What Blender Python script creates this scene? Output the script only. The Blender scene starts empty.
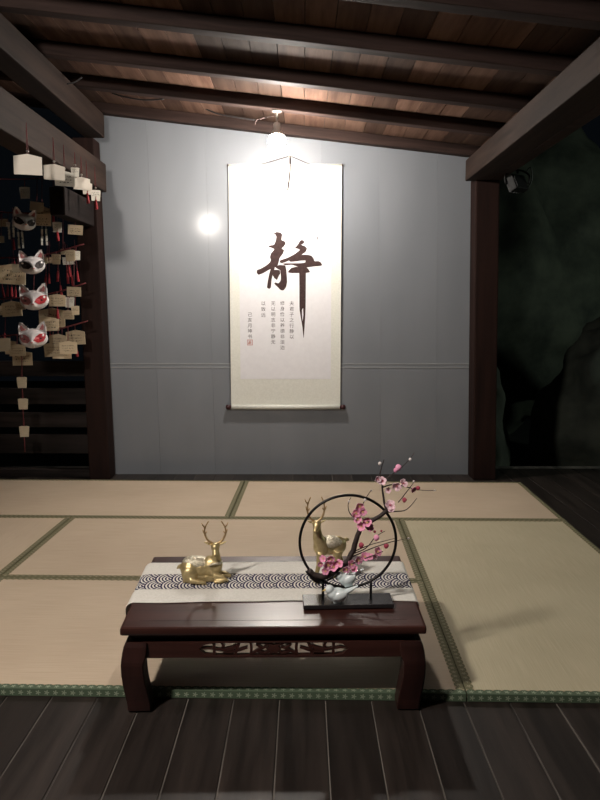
import bpy, bmesh, math, random
from mathutils import Vector, Matrix, noise
random.seed(7)
sc = bpy.context.scene
COL = sc.collection
PI = math.pi
R = math.radians

# ------------------------------------------------------------------ camera, world, exposure
F = 740.0                                   # focal length in pixels of the 600x800 frame
CAM = Vector((0, 0, 1.15)); PITCH = R(6.86); YAW = R(0.23)
cd = bpy.data.cameras.new('camera'); cam = bpy.data.objects.new('camera', cd); COL.objects.link(cam)
cd.sensor_fit = 'VERTICAL'; cd.sensor_height = 24.0; cd.lens = 24.0*F/800; cd.clip_start = 0.02
cam.location = CAM; cam.rotation_euler = (PI/2-PITCH, 0, YAW)
sc.camera = cam
w = bpy.data.worlds.new('night'); sc.world = w; w.use_nodes = True
w.node_tree.nodes['Background'].inputs[0].default_value = (0.55, 0.75, 1.0, 1)
w.node_tree.nodes['Background'].inputs[1].default_value = 0.0004
sc.view_settings.view_transform = 'Standard'; sc.view_settings.look = 'None'
sc.view_settings.gamma = 1.0; sc.view_settings.use_curve_mapping = False
sc.view_settings.exposure = 2.88
BULB_E = 132.0                              # emission of the bare bulb by the wall
LAMP_W = 29.0                                # lamp hung from the plaque-side eave beam, above the frame (watts)
pl = bpy.data.lights.new('pavilion_lamp', 'POINT'); pl.energy = LAMP_W; pl.shadow_soft_size = 0.08; pl.color = (1, .93, .85)
plo = bpy.data.objects.new('pavilion_lamp', pl); COL.objects.link(plo); plo.location = (-1.19, .80, 2.23)
gl = bpy.data.lights.new('garden_fill', 'POINT'); gl.energy = 11.0; gl.shadow_soft_size = .1; gl.color = (.85, 1, .85)  # unseen fill light, added to brighten the garden rocks
glo = bpy.data.objects.new('garden_fill', gl); COL.objects.link(glo); glo.location = (5.4, 5.2, 1.6)

RM = cam.rotation_euler.to_matrix()
def ray(px, py): return RM @ Vector(((px-300)/F, (400-py)/F, -1))
def at(px, py, Y): d = ray(px, py); return CAM + d*(Y/d.y)
def onz(px, py, z): d = ray(px, py); return CAM + d*((z-CAM.z)/d.z)

# ------------------------------------------------------------------ materials
MATS = {}
def newmat(name):
    m = bpy.data.materials.new(name); m.use_nodes = True; MATS[name] = m
    return m, m.node_tree.nodes, m.node_tree.links, m.node_tree.nodes['Principled BSDF']
def mat(name, col, rough=.6, metal=0, col2=None, scale=(8, 8, 8), detail=4, bump=0, rnd=0, spec=.5, rot=None, coat=0, emis=None, trans=0, cst=(.35, .65)):
    m, N, L, b = newmat(name)
    b.inputs['Base Color'].default_value = (*col, 1); b.inputs['Roughness'].default_value = rough
    b.inputs['Metallic'].default_value = metal; b.inputs['Specular IOR Level'].default_value = spec
    b.inputs['Coat Weight'].default_value = coat
    if trans: b.inputs['Transmission Weight'].default_value = trans
    if emis: b.inputs['Emission Color'].default_value = (*emis[0], 1); b.inputs['Emission Strength'].default_value = emis[1]
    out = None
    if col2 is not None:
        tc = N.new('ShaderNodeTexCoord'); mp = N.new('ShaderNodeMapping'); mp.inputs['Scale'].default_value = scale
        L.new(tc.outputs['Object'], mp.inputs[0])
        oi = N.new('ShaderNodeObjectInfo'); cmb = N.new('ShaderNodeVectorMath'); cmb.operation = 'SCALE'
        cmb.inputs[0].default_value = (37, 53, 71); L.new(oi.outputs['Random'], cmb.inputs['Scale'])
        ad = N.new('ShaderNodeVectorMath'); L.new(mp.outputs[0], ad.inputs[0]); L.new(cmb.outputs[0], ad.inputs[1])
        nz = N.new('ShaderNodeTexNoise'); nz.inputs['Scale'].default_value = 1; nz.inputs['Detail'].default_value = detail
        nz.inputs['Roughness'].default_value = .6
        L.new(ad.outputs[0], nz.inputs['Vector'])
        cr = N.new('ShaderNodeValToRGB'); cr.color_ramp.elements[0].position = cst[0]; cr.color_ramp.elements[1].position = cst[1]
        cr.color_ramp.elements[0].color = (*col, 1); cr.color_ramp.elements[1].color = (*col2, 1)
        L.new(nz.outputs['Fac'], cr.inputs[0]); out = cr.outputs[0]
        if rnd:
            hs = N.new('ShaderNodeHueSaturation'); mr = N.new('ShaderNodeMapRange')
            mr.inputs['To Min'].default_value = 1-rnd; mr.inputs['To Max'].default_value = 1+rnd
            L.new(oi.outputs['Random'], mr.inputs[0]); L.new(mr.outputs[0], hs.inputs['Value']); L.new(out, hs.inputs['Color'])
            out = hs.outputs[0]
        L.new(out, b.inputs['Base Color'])
        if bump:
            bp = N.new('ShaderNodeBump'); bp.inputs['Strength'].default_value = bump; bp.inputs['Distance'].default_value = .004
            L.new(nz.outputs['Fac'], bp.inputs['Height']); L.new(bp.outputs[0], b.inputs['Normal'])
    return m
mat('floor_wood', (.0095, .0070, .0058), .48, col2=(.028, .021, .0178), scale=(22, 1.6, 22), bump=.35, rnd=.35, detail=6, spec=.35)
mat('board_wood', (.055, .028, .019), .85, spec=.12, col2=(.11, .064, .045), scale=(16, 1.5, 16), bump=.25, rnd=.55, detail=6)
mat('rafter_wood', (.014, .008, .0065), .75, spec=.15, col2=(.036, .021, .0175), scale=(1.6, 20, 20), bump=.3, rnd=.2, detail=6)
mat('beam_wood', (.015, .0088, .0066), .75, spec=.15, col2=(.034, .0205, .0155), scale=(20, 1.4, 20), bump=.3, rnd=.15, detail=6)
mat('post_wood', (.010, .0042, .0032), .75, spec=.15, col2=(.019, .0080, .0058), scale=(22, 22, 1.5), bump=.3, rnd=.15, detail=6)
mat('rail_wood', (.009, .007, .006), .7, spec=.2, col2=(.03, .022, .02), scale=(1.5, 20, 20), bump=.2, rnd=.25)
mat('wall_paint', (.170, .182, .200), .36, col2=(.190, .202, .221), scale=(3, 3, 1.0), bump=.06, detail=2, spec=.45, coat=.14)
MATS['wall_paint'].node_tree.nodes['Principled BSDF'].inputs['Coat Roughness'].default_value = .12
mat('seam_highlight', (.30, .31, .31), .4)  # lighter tone imitating highlights on the raised seam strip
mat('gap_light', (.03, .026, .023), .9, col2=(.17, .15, .13), scale=(9, 1.3, 9), detail=6)  # pale slab colour stands in for light reflected in the plank gaps
mat('wall_core', (.11, .115, .12), .7)
mat('table_wood', (.029, .0105, .008), .30, col2=(.056, .020, .0155), scale=(1.8, 26, 26), bump=.06, detail=6, spec=.5)
mat('table_leg_wood', (.017, .0066, .0055), .4, spec=.3, col2=(.032, .012, .0098), scale=(24, 24, 2), bump=.06, detail=6)
mat('runner_cloth', (.62, .60, .55), .9, col2=(.70, .68, .63), scale=(160, 160, 160), bump=.15, spec=.1)
mat('navy_print', (.020, .018, .060), .9, spec=.1)
mat('gold', (.50, .39, .19), .42, .7, col2=(.62, .50, .27), scale=(60, 60, 60), bump=.1)
mat('silver_gold', (.48, .42, .29), .4, .6, col2=(.78, .73, .60), scale=(160, 160, 160), bump=.9)
mat('antler_gold', (.40, .26, .13), .4, .6, col2=(.56, .40, .21), scale=(90, 90, 90), bump=.3)
mat('black_iron', (.012, .010, .010), .35, .6)
mat('tray_black', (.022, .020, .021), .22, 0, spec=.5)
mat('bark', (.020, .012, .011), .7, col2=(.045, .028, .024), scale=(90, 90, 90), bump=.5)
mat('petal_pink', (.80, .26, .46), .6, col2=(.90, .46, .62), scale=(40, 40, 40), rnd=.12, spec=.2)
mat('petal_pale', (.88, .55, .64), .6, col2=(.92, .74, .78), scale=(40, 40, 40), rnd=.08, spec=.2)
mat('bud_red', (.40, .05, .09), .6)
mat('bud_white', (.75, .68, .66), .6)
mat('stamen', (.75, .55, .20), .6)
mat('porcelain', (.72, .80, .81), .2, col2=(.78, .85, .85), scale=(20, 20, 20), spec=.6)
mat('silk_mount', (.66, .66, .60), .75, col2=(.72, .72, .66), scale=(90, 90, 90), spec=.2)
mat('xuan_paper', (.70, .69, .71), .85, col2=(.73, .72, .74), scale=(30, 30, 30), spec=.15)
mat('ink', (.035, .018, .017), .7, col2=(.050, .028, .026), scale=(50, 50, 50), spec=.2)
mat('ink_small', (.035, .027, .026), .8, spec=.1)
mat('seal_red', (.45, .14, .10), .8, spec=.1)
mat('roller_wood', (.040, .010, .012), .3)
mat('cord_brown', (.022, .010, .008), .8)
mat('red_cord', (.09, .008, .009), .7)
mat('red_tassel', (.26, .012, .018), .75)
mat('mask_white', (.72, .68, .68), .4)
mat('mask_red', (.42, .02, .03), .5)
mat('mask_pink', (.45, .16, .16), .5)
mat('mask_dark', (.03, .02, .02), .6)
mat('lamp_black', (.006, .006, .006), .6, spec=.2)
mat('lamp_glass', (.015, .016, .016), .5, spec=.2)
mat('socket_plastic', (.38, .34, .31), .4)
mat('bulb_glow', (1, 1, 1), .3, emis=((1.0, .925, .84), BULB_E))
mat('cable_black', (.012, .010, .010), .5)
mat('rock', (.030, .036, .028), .85, col2=(.085, .095, .070), scale=(2.2, 2.2, 2.2), bump=.8, detail=8, rnd=.2)
mat('soil', (.012, .014, .010), .95, col2=(.02, .024, .016), scale=(3, 3, 3))
mat('nail_metal', (.35, .33, .30), .4, .9)

def nmath(N, L, op, a, b=None):
    n = N.new('ShaderNodeMath'); n.operation = op
    for i, v in enumerate((a, b)):
        if v is None: continue
        if isinstance(v, (int, float)): n.inputs[i].default_value = v
        else: L.new(v, n.inputs[i])
    return n.outputs[0]
def mat_tatami(name, c1, c2, axis):
    m, N, L, b = newmat(name)
    tc = N.new('ShaderNodeTexCoord'); mp = N.new('ShaderNodeMapping'); L.new(tc.outputs['Object'], mp.inputs[0])
    mp.inputs['Scale'].default_value = (6, 300, 1) if axis == 'x' else (300, 6, 1)
    nz = N.new('ShaderNodeTexNoise'); nz.inputs['Scale'].default_value = 1; nz.inputs['Detail'].default_value = 3; L.new(mp.outputs[0], nz.inputs['Vector'])
    n2 = N.new('ShaderNodeTexNoise'); n2.inputs['Scale'].default_value = 2.3; n2.inputs['Detail'].default_value = 4; L.new(tc.outputs['Object'], n2.inputs['Vector'])
    f = nmath(N, L, 'ADD', nmath(N, L, 'MULTIPLY', nz.outputs['Fac'], .55), nmath(N, L, 'MULTIPLY', n2.outputs['Fac'], .45))
    cr = N.new('ShaderNodeValToRGB'); cr.color_ramp.elements[0].position = .36; cr.color_ramp.elements[1].position = .66
    cr.color_ramp.elements[0].color = (*c1, 1); cr.color_ramp.elements[1].color = (*c2, 1)
    L.new(f, cr.inputs[0]); L.new(cr.outputs[0], b.inputs['Base Color'])
    bp = N.new('ShaderNodeBump'); bp.inputs['Strength'].default_value = .25; bp.inputs['Distance'].default_value = .002
    L.new(nz.outputs['Fac'], bp.inputs['Height']); L.new(bp.outputs[0], b.inputs['Normal'])
    b.inputs['Roughness'].default_value = .62; b.inputs['Specular IOR Level'].default_value = .3
mat_tatami('tatami_tan_x', (.462, .362, .262), (.56, .452, .337), 'x')
mat_tatami('tatami_tan_y', (.462, .362, .262), (.56, .452, .337), 'y')
mat_tatami('tatami_green_y', (.42, .37, .25), (.51, .455, .32), 'y')
def mat_brocade(name, ground, flower):
    # woven edging: dark green ground, pale flowers every 2.6 cm along local X, scalloped inner edge showing straw
    m, N, L, b = newmat(name)
    tc = N.new('ShaderNodeTexCoord'); sx = N.new('ShaderNodeSeparateXYZ'); L.new(tc.outputs['Object'], sx.inputs[0])
    x, y, z = sx.outputs
    u = nmath(N, L, 'MULTIPLY', nmath(N, L, 'SUBTRACT', nmath(N, L, 'FRACT', nmath(N, L, 'MULTIPLY', x, 38.0)), .5), .0263)
    v = nmath(N, L, 'SUBTRACT', y, z)
    r2 = nmath(N, L, 'SQRT', nmath(N, L, 'ADD', nmath(N, L, 'MULTIPLY', u, u), nmath(N, L, 'MULTIPLY', v, v)))
    ang = nmath(N, L, 'ARCTAN2', v, u)
    rr = nmath(N, L, 'ADD', .0055, nmath(N, L, 'MULTIPLY', nmath(N, L, 'COSINE', nmath(N, L, 'MULTIPLY', ang, 5)), .0028))
    fl = nmath(N, L, 'LESS_THAN', r2, rr)
    mx = N.new('ShaderNodeMix'); mx.data_type = 'RGBA'; L.new(fl, mx.inputs['Factor'])
    mx.inputs['A'].default_value = (*ground, 1); mx.inputs['B'].default_value = (*flower, 1)
    sc_ = nmath(N, L, 'ADD', nmath(N, L, 'MULTIPLY', nmath(N, L, 'ABSOLUTE', nmath(N, L, 'SINE', nmath(N, L, 'MULTIPLY', x, 119.4))), .0065), .0075)
    ed = nmath(N, L, 'GREATER_THAN', y, sc_)
    m2 = N.new('ShaderNodeMix'); m2.data_type = 'RGBA'; L.new(ed, m2.inputs['Factor']); L.new(mx.outputs['Result'], m2.inputs['A'])
    m2.inputs['B'].default_value = (.36, .29, .19, 1)
    L.new(m2.outputs['Result'], b.inputs['Base Color']); b.inputs['Roughness'].default_value = .8; b.inputs['Specular IOR Level'].default_value = .2
mat_brocade('brocade', (.135, .125, .070), (.26, .24, .16))
mat_brocade('brocade_green', (.075, .105, .066), (.24, .28, .20))
def mat_ema(name, c1, c2, ink):
    m, N, L, b = newmat(name)
    tc = N.new('ShaderNodeTexCoord'); sx = N.new('ShaderNodeSeparateXYZ'); L.new(tc.outputs['Object'], sx.inputs[0])
    oi = N.new('ShaderNodeObjectInfo')
    mp = N.new('ShaderNodeMapping'); mp.inputs['Scale'].default_value = (12, 12, 70); L.new(tc.outputs['Object'], mp.inputs[0])
    sv = N.new('ShaderNodeVectorMath'); sv.operation = 'SCALE'; sv.inputs[0].default_value = (17, 29, 41); L.new(oi.outputs['Random'], sv.inputs['Scale'])
    ad = N.new('ShaderNodeVectorMath'); L.new(mp.outputs[0], ad.inputs[0]); L.new(sv.outputs[0], ad.inputs[1])
    nz = N.new('ShaderNodeTexNoise'); nz.inputs['Scale'].default_value = 1; L.new(ad.outputs[0], nz.inputs['Vector'])
    cr = N.new('ShaderNodeValToRGB'); cr.color_ramp.elements[0].color = (*c1, 1); cr.color_ramp.elements[1].color = (*c2, 1)
    L.new(nz.outputs['Fac'], cr.inputs[0])
    hs = N.new('ShaderNodeHueSaturation'); mr = N.new('ShaderNodeMapRange'); mr.inputs['To Min'].default_value = .72; mr.inputs['To Max'].default_value = 1.18
    L.new(oi.outputs['Random'], mr.inputs[0]); L.new(mr.outputs[0], hs.inputs['Value']); L.new(cr.outputs[0], hs.inputs['Color'])
    out = hs.outputs[0]
    if ink:   # handwriting: dark scribbles in rows on the face
        m3 = N.new('ShaderNodeMapping'); m3.inputs['Scale'].default_value = (190, 1, 150); L.new(tc.outputs['Object'], m3.inputs[0])
        a3 = N.new('ShaderNodeVectorMath'); L.new(m3.outputs[0], a3.inputs[0]); L.new(sv.outputs[0], a3.inputs[1])
        n3 = N.new('ShaderNodeTexNoise'); n3.inputs['Scale'].default_value = 1; n3.inputs['Detail'].default_value = 1; L.new(a3.outputs[0], n3.inputs['Vector'])
        s = nmath(N, L, 'GREATER_THAN', n3.outputs['Fac'], .56)
        row = nmath(N, L, 'GREATER_THAN', nmath(N, L, 'SINE', nmath(N, L, 'MULTIPLY', sx.outputs[2], 300)), -.1)
        inx = nmath(N, L, 'LESS_THAN', nmath(N, L, 'ABSOLUTE', sx.outputs[0]), .048)
        inz = nmath(N, L, 'MULTIPLY', nmath(N, L, 'GREATER_THAN', sx.outputs[2], -.082), nmath(N, L, 'LESS_THAN', sx.outputs[2], -.026))
        fr = nmath(N, L, 'LESS_THAN', sx.outputs[1], 0)
        k = nmath(N, L, 'MULTIPLY', nmath(N, L, 'MULTIPLY', s, row), nmath(N, L, 'MULTIPLY', nmath(N, L, 'MULTIPLY', inx, inz), fr))
        mx = N.new('ShaderNodeMix'); mx.data_type = 'RGBA'; L.new(k, mx.inputs['Factor']); L.new(out, mx.inputs['A']); mx.inputs['B'].default_value = (.05, .04, .035, 1)
        out = mx.outputs['Result']
    L.new(out, b.inputs['Base Color']); b.inputs['Roughness'].default_value = .65; b.inputs['Specular IOR Level'].default_value = .25
mat_ema('ema_plain', (.52, .43, .30), (.62, .53, .39), False)
mat_ema('ema_pale', (.80, .72, .62), (.85, .78, .68), False)
mat('shaded_wood', (.007, .0045, .004), .8, spec=.15, col2=(.015, .010, .009), scale=(20, 1.4, 20))  # shade of the plaque beam above put into the wood colour
mat_ema('ema_ink', (.50, .39, .25), (.60, .49, .34), True)
mat_ema('ema_white', (.66, .62, .54), (.72, .68, .60), True)

# ------------------------------------------------------------------ mesh helpers
def B(): return bmesh.new()
def obj(name, bm, material, parent=None, smooth=False, loc=None, rot=None):
    me = bpy.data.meshes.new(name); bmesh.ops.recalc_face_normals(bm, faces=bm.faces); bm.to_mesh(me); bm.free()
    for mm in (material if isinstance(material, (list, tuple)) else [material]): me.materials.append(MATS[mm])
    if smooth:
        for p in me.polygons: p.use_smooth = True
    o = bpy.data.objects.new(name, me); COL.objects.link(o)
    if parent: o.parent = parent
    if loc is not None: o.location = loc
    if rot is not None: o.rotation_euler = rot
    return o
def empty(name, loc=(0, 0, 0), rot=(0, 0, 0), matrix=None):
    o = bpy.data.objects.new(name, None); COL.objects.link(o); o.empty_display_size = .05
    if matrix is not None:
        o.location = matrix.to_translation(); o.rotation_euler = matrix.to_euler()
    else: o.location = loc; o.rotation_euler = rot
    return o
def tag(o, label, cat=None, group=None, kind=None):
    o['label'] = label
    if cat: o['category'] = cat
    if group: o['group'] = group
    if kind: o['kind'] = kind
    return o
def box(bm, x0, x1, y0, y1, z0, z1, bev=0, shear=0, M=None):
    vs = [bm.verts.new((x + shear*z, y, z)) for z in (z0, z1) for x, y in ((x0, y0), (x1, y0), (x1, y1), (x0, y1))]
    fs = [bm.faces.new([vs[i] for i in q]) for q in ((0, 3, 2, 1), (4, 5, 6, 7), (0, 1, 5, 4), (1, 2, 6, 5), (2, 3, 7, 6), (3, 0, 4, 7))]
    if M is not None:
        for v in vs: v.co = M @ v.co
    if bev:
        es = list({e for f in fs for e in f.edges})
        bmesh.ops.bevel(bm, geom=es, offset=bev, segments=1 if bev < .002 else 2, affect='EDGES', profile=.6)
def prism(bm, pts, d0, d1, axis='y'):
    """polygon (a,b) extruded between d0 and d1; axis y: pts are (x,z); axis z: (x,y); axis x: (y,z)"""
    def mk(a, b, d): return (a, d, b) if axis == 'y' else ((a, b, d) if axis == 'z' else (d, a, b))
    lo = [bm.verts.new(mk(a, b, d0)) for a, b in pts]; hi = [bm.verts.new(mk(a, b, d1)) for a, b in pts]
    n = len(pts); fs = [bm.faces.new(lo), bm.faces.new(hi[::-1])]
    for f in fs: f.normal_update()
    for i in range(n): bm.faces.new((lo[i], lo[(i+1) % n], hi[(i+1) % n], hi[i]))
    bmesh.ops.triangulate(bm, faces=fs)
def tube(bm, pts, r, n=8, caps=True, flat=1.0):
    pts = [Vector(p) for p in pts]; rs = r if isinstance(r, (list, tuple)) else [r]*len(pts)
    rings = []; up = Vector((0, 0, 1)); prev = None
    for i, p in enumerate(pts):
        t = (pts[min(i+1, len(pts)-1)] - pts[max(i-1, 0)]).normalized()
        if prev is None:
            a = t.cross(up); a = a if a.length > .05 else t.cross(Vector((1, 0, 0)))
        else: a = prev - t*prev.dot(t)
        a.normalize(); b = t.cross(a); prev = a
        rings.append([bm.verts.new(p + (a*math.cos(2*PI*k/n) + b*math.sin(2*PI*k/n)*flat)*rs[i]) for k in range(n)])
    for r0, r1 in zip(rings, rings[1:]):
        for k in range(n): bm.faces.new((r0[k], r0[(k+1) % n], r1[(k+1) % n], r1[k]))
    if caps: bm.faces.new(rings[0][::-1]); bm.faces.new(rings[-1])
def smooth_path(pts, sub=4):
    P = [Vector(p) for p in pts]; out = []
    for i in range(len(P)-1):
        p0, p1, p2, p3 = P[max(i-1, 0)], P[i], P[i+1], P[min(i+2, len(P)-1)]
        for k in range(sub):
            t = k/sub
            out.append(.5*((2*p1) + (p2-p0)*t + (2*p0-5*p1+4*p2-p3)*t*t + (3*p1-p0-3*p2+p3)*t**3))
    out.append(P[-1]); return out
def ball(bm, c, r, sx=1, sy=1, sz=1, rot=None, u=12, v=8):
    M = Matrix.Translation(Vector(c)) @ (rot.to_4x4() if rot else Matrix.Identity(4)) @ Matrix.Diagonal((sx, sy, sz, 1))
    bmesh.ops.create_uvsphere(bm, u_segments=u, v_segments=v, radius=r, matrix=M)
def lathe(bm, prof, n=24, M=None):
    M = M or Matrix.Identity(4); rings = []
    for rr, z in prof: rings.append([bm.verts.new(M @ Vector((max(rr, 1e-5)*math.cos(2*PI*k/n), max(rr, 1e-5)*math.sin(2*PI*k/n), z))) for k in range(n)])
    for a, b in zip(rings, rings[1:]):
        for k in range(n): bm.faces.new((a[k], a[(k+1) % n], b[(k+1) % n], b[k]))
    bm.faces.new(rings[0][::-1]); bm.faces.new(rings[-1])
def torus(bm, c, RR, r, ang=(0, 2*PI), n=64, m=10):
    pts = []
    for k in range(n):
        a = 2*PI*k/n; ce = Vector((math.cos(a), 0, math.sin(a)))
        pts.append([bm.verts.new(Vector(c) + ce*(RR + r*math.cos(2*PI*j/m)) + Vector((0, r*math.sin(2*PI*j/m), 0))) for j in range(m)])
    for k in range(n):
        for j in range(m): bm.faces.new((pts[k][j], pts[k][(j+1) % m], pts[(k+1) % n][(j+1) % m], pts[(k+1) % n][j]))
def fuse(name, bm, material, parent, voxel, it=6):
    """one continuous skin over overlapping shapes (voxel remesh + smoothing, baked to a mesh)"""
    o = obj(name, bm, material, None)
    md = o.modifiers.new('r', 'REMESH'); md.mode = 'VOXEL'; md.voxel_size = voxel; md.use_smooth_shade = True
    s = o.modifiers.new('s', 'SMOOTH'); s.iterations = it; s.factor = .5
    dg = bpy.context.evaluated_depsgraph_get(); me = bpy.data.meshes.new_from_object(o.evaluated_get(dg))
    o.modifiers.clear(); o.data = me; me.name = name
    for p in me.polygons: p.use_smooth = True
    if not me.materials: me.materials.append(MATS[material])
    o.parent = parent
    return o

# ------------------------------------------------------------------ floor
LEAN = -0.0175
bm = B(); box(bm, -4, 5, -1.5, 5.45, -.10, -.0042)
floor = tag(obj('floor', bm, 'gap_light'), 'dark weathered plank floor of the pavilion', kind='structure')
PW = .1365
pm = []
for k in range(-20, 26):
    x0 = -.07 + PW*k
    for j, (y0, y1) in enumerate(((-1.4, 1.2 + .5*((k*7) % 3 - 1)*.3), (None, 5.35))):
        if y0 is None: y0 = yb + .003
        yb = y1
        bm = B(); box(bm, .0020, PW-.0020, y0, y1, -.0042, random.uniform(-.0015, .0005), bev=.0015)
        obj('floor_plank', bm, 'floor_wood', floor, loc=(x0, 0, 0))

# ------------------------------------------------------------------ ceiling: boards on sloping rafters
SL = math.atan(.1125)
ZU0 = 2.30                                      # rafter underside at x = 0
croot = empty('ceiling', (0, 0, ZU0), (0, SL, 0)); tag(croot, 'sloping roof of brown boards on dark rafters', kind='structure')
RH = .068
for y0, y1 in ((5.075, 5.145), (4.475, 4.545), (3.94, 4.01), (3.34, 3.415), (2.80, 2.88), (2.24, 2.32), (1.68, 1.76), (1.1, 1.18), (.5, .58), (-.1, -.02), (-.7, -.62)):
    bm = B(); box(bm, -2.4, 1.27, y0, y1, 0, RH, bev=.006); obj('rafter', bm, 'rafter_wood', croot)
BW = .131
for k in range(-18, 10):
    bm = B(); box(bm, .0016, BW-.0016, -1.2, 5.30, 0, .016, bev=.0012)
    obj('ceiling_board', bm, 'board_wood', croot, loc=(BW*k, 0, RH + random.uniform(0, .002)))
bm = B(); box(bm, -2.45, 1.32, -1.3, 5.4, RH+.019, RH+.05); obj('roof_deck', bm, 'rail_wood', croot)

# ------------------------------------------------------------------ back wall of painted panels
WY = 5.15
wall = tag(empty('wall_back', (0, WY, 0)), 'grey painted panel wall with sloping top', kind='structure')
def ztop(x): return ZU0 - .1125*x + .02
xl, xr = -1.40, 1.20
bm = B(); prism(bm, [(xl, -.02), (xr, -.02), (xr-.04, ztop(xr-.04)), (xl-.05, ztop(xl-.05))], .004, .06); obj('wall_core', bm, 'wall_core', wall)
seam = .772
xs = [-1.43 + .39*k for k in range(0, 8)]
off = (-.618) - xs[2]
xs = [x + off for x in xs]; xs[0] = -1.40; xs = [x for x in xs if x < 1.15] + [1.185]
def sh(x, z): return x + LEAN*z
for a, b in zip(xs, xs[1:]):
    g = .0004
    bm = B(); prism(bm, [(sh(a+g, .0), 0.0), (sh(b-g, 0), 0.0), (sh(b-g, seam-.012), seam-.012), (sh(a+g, seam-.012), seam-.012)], -.001, .004)
    obj('wall_panel', bm, 'wall_paint', wall)
    za, zb = ztop(a), ztop(b)
    bm = B(); prism(bm, [(sh(a+g, seam+.012), seam+.012), (sh(b-g, seam+.012), seam+.012), (sh(b-g, zb), zb), (sh(a+g, za), za)], 0, .004)
    obj('wall_panel', bm, 'wall_paint', wall)
bm = B(); prism(bm, [(sh(-1.40, seam), seam-.012), (sh(1.185, seam), seam-.012), (sh(1.185, seam), seam+.012), (sh(-1.40, seam), seam+.012)], -.001, .004)
ss = obj('seam_strip', bm, 'wall_paint', wall)
for dz in (-.012, .012):
    bm = B(); prism(bm, [(sh(-1.40, seam), seam+dz-.0025), (sh(1.185, seam), seam+dz-.0025), (sh(1.185, seam), seam+dz+.0025), (sh(-1.40, seam), seam+dz+.0025)], -.004, .002)
    obj('highlight_line', bm, 'seam_highlight', ss)  # highlights along the strip edges drawn as lighter bars

# ------------------------------------------------------------------ posts and beams
def timber(name, label, mat_, *a, shear=0, M=None):
    bm = B(); box(bm, *a, bev=.008, shear=shear, M=M); return tag(obj(name, bm, mat_), label, 'timber', kind='structure')
timber('post', 'reddish brown square post at the plaque end of the grey wall', 'post_wood', -1.465, -1.325, 4.97, 5.13, 0, 2.27, shear=LEAN)
timber('post', 'reddish brown square post at the dark garden end of the grey wall', 'post_wood', 1.166, 1.322, 4.98, 5.14, 0, 2.02, shear=LEAN)
timber('eave_beam', 'upper weathered eave beam carrying the rafters above the plaques', 'beam_wood', -1.43, -1.30, -.6, 5.02, 2.275, 2.425)
timber('tie_beam', 'wide brown beam from which the wooden plaques hang in a row', 'beam_wood', -1.42, -1.285, -.6, 4.97, 1.92, 2.10)
timber('lower_rail', 'dark rail beneath the plaque beam', 'shaded_wood', -1.46, -1.37, 4.36, 4.96, 1.70, 1.86)
timber('thin_batten', 'pale narrow batten lying on the plaque beam', 'beam_wood', -1.42, -1.36, -.6, 4.38, 2.10, 2.155)
timber('eave_beam', 'orange brown eave beam over the dark garden opening', 'beam_wood', 1.07, 1.225, -.6, 5.03, 2.0, 2.135)
timber('eave_batten', 'narrow dark batten outside the garden eave beam', 'rafter_wood', 1.225, 1.30, -.6, 5.03, 2.0, 2.07)

# ------------------------------------------------------------------ slatted rail wall behind the plaques
fr = tag(empty('slat_fence', (0, 5.1, 0)), 'dark wooden fence of horizontal boards behind the plaques', 'fence')
for (p0, p1) in ((361, 376), (388, 404), (412, 427), (434, 453)):
    z1 = at(40, p0, 5.1).z; z0 = at(40, p1, 5.1).z
    bm = B(); box(bm, -3.2, -1.46, -.02, .02, z0, z1, bev=.004); obj('fence_board', bm, 'rail_wood', fr)
for x in (-3.15, -2.32):
    bm = B(); box(bm, x, x+.06, .02, .08, 0, .95, bev=.004); obj('fence_post', bm, 'rail_wood', fr)
bm = B(); box(bm, -3.2, -1.47, -.05, .02, .0, .055, bev=.005); obj('sill', bm, 'rail_wood', fr)

# ------------------------------------------------------------------ tatami mats
MZ = .025
MROT = R(-1.2); PIV = Vector((.505, 3.0, 0))
def tatami(x0, x1, y0, y1, mname, label):
    c = Vector(((x0+x1)/2, (y0+y1)/2, 0)); Rz = Matrix.Rotation(MROT, 3, 'Z')
    loc = PIV + Rz @ (c - PIV)
    t = tag(empty('tatami_mat', loc, (0, 0, MROT)), label, 'tatami mat', 'tatami mats on the plank floor')
    hx, hy = (x1-x0)/2 - .002, (y1-y0)/2 - .002; bw = .026
    bm = B(); box(bm, -hx+.002, hx-.002, -hy+.002, hy-.002, 0, MZ-.0015, bev=.003); obj('straw_body', bm, mname, t)
    for (L_, cx, cy, rz) in ((2*hx, 0, -hy, 0), (2*hx, 0, hy, PI), (2*hy-2*bw, -hx, 0, -PI/2), (2*hy-2*bw, hx, 0, PI/2)):
        bm = B(); prism(bm, [(-bw/2, -MZ+.001), (-bw/2, -.001), (-bw/2+.002, 0), (bw/2, 0), (bw/2, -.004), (-bw/2+.003, -.004), (-bw/2+.003, -MZ+.001)], -L_/2, L_/2, axis='x')
        Mx = Matrix.Rotation(rz, 3, 'Z') @ Vector((0, bw/2, 0))
        obj('cloth_edging', bm, 'brocade_green' if (cy < 0 and y0 < 2.1) else 'brocade', t, loc=(cx+Mx.x, cy+Mx.y, MZ), rot=(0, 0, rz))
    return t
tatami(.505, 1.405, 2.07, 3.93, 'tatami_green_y', 'greenish tatami mat lying lengthwise beside the table')
tatami(-1.295, .505, 2.07, 3.0, 'tatami_tan_x', 'tan tatami mat under the back legs of the low table')
tatami(-1.295, .505, 3.0, 3.93, 'tatami_tan_x', 'tan tatami mat just behind the low table')
tatami(-2.195, -1.295, 2.07, 3.93, 'tatami_tan_y', 'tan tatami mat laid lengthwise along the plaque side')
tatami(-.425, 1.405, 3.93, 4.83, 'tatami_tan_x', 'tan tatami mat below the hanging scroll')
tatami(-2.235, -.425, 3.93, 4.83, 'tatami_tan_x', 'tan tatami mat in front of the plaque post and slat fence')

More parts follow.
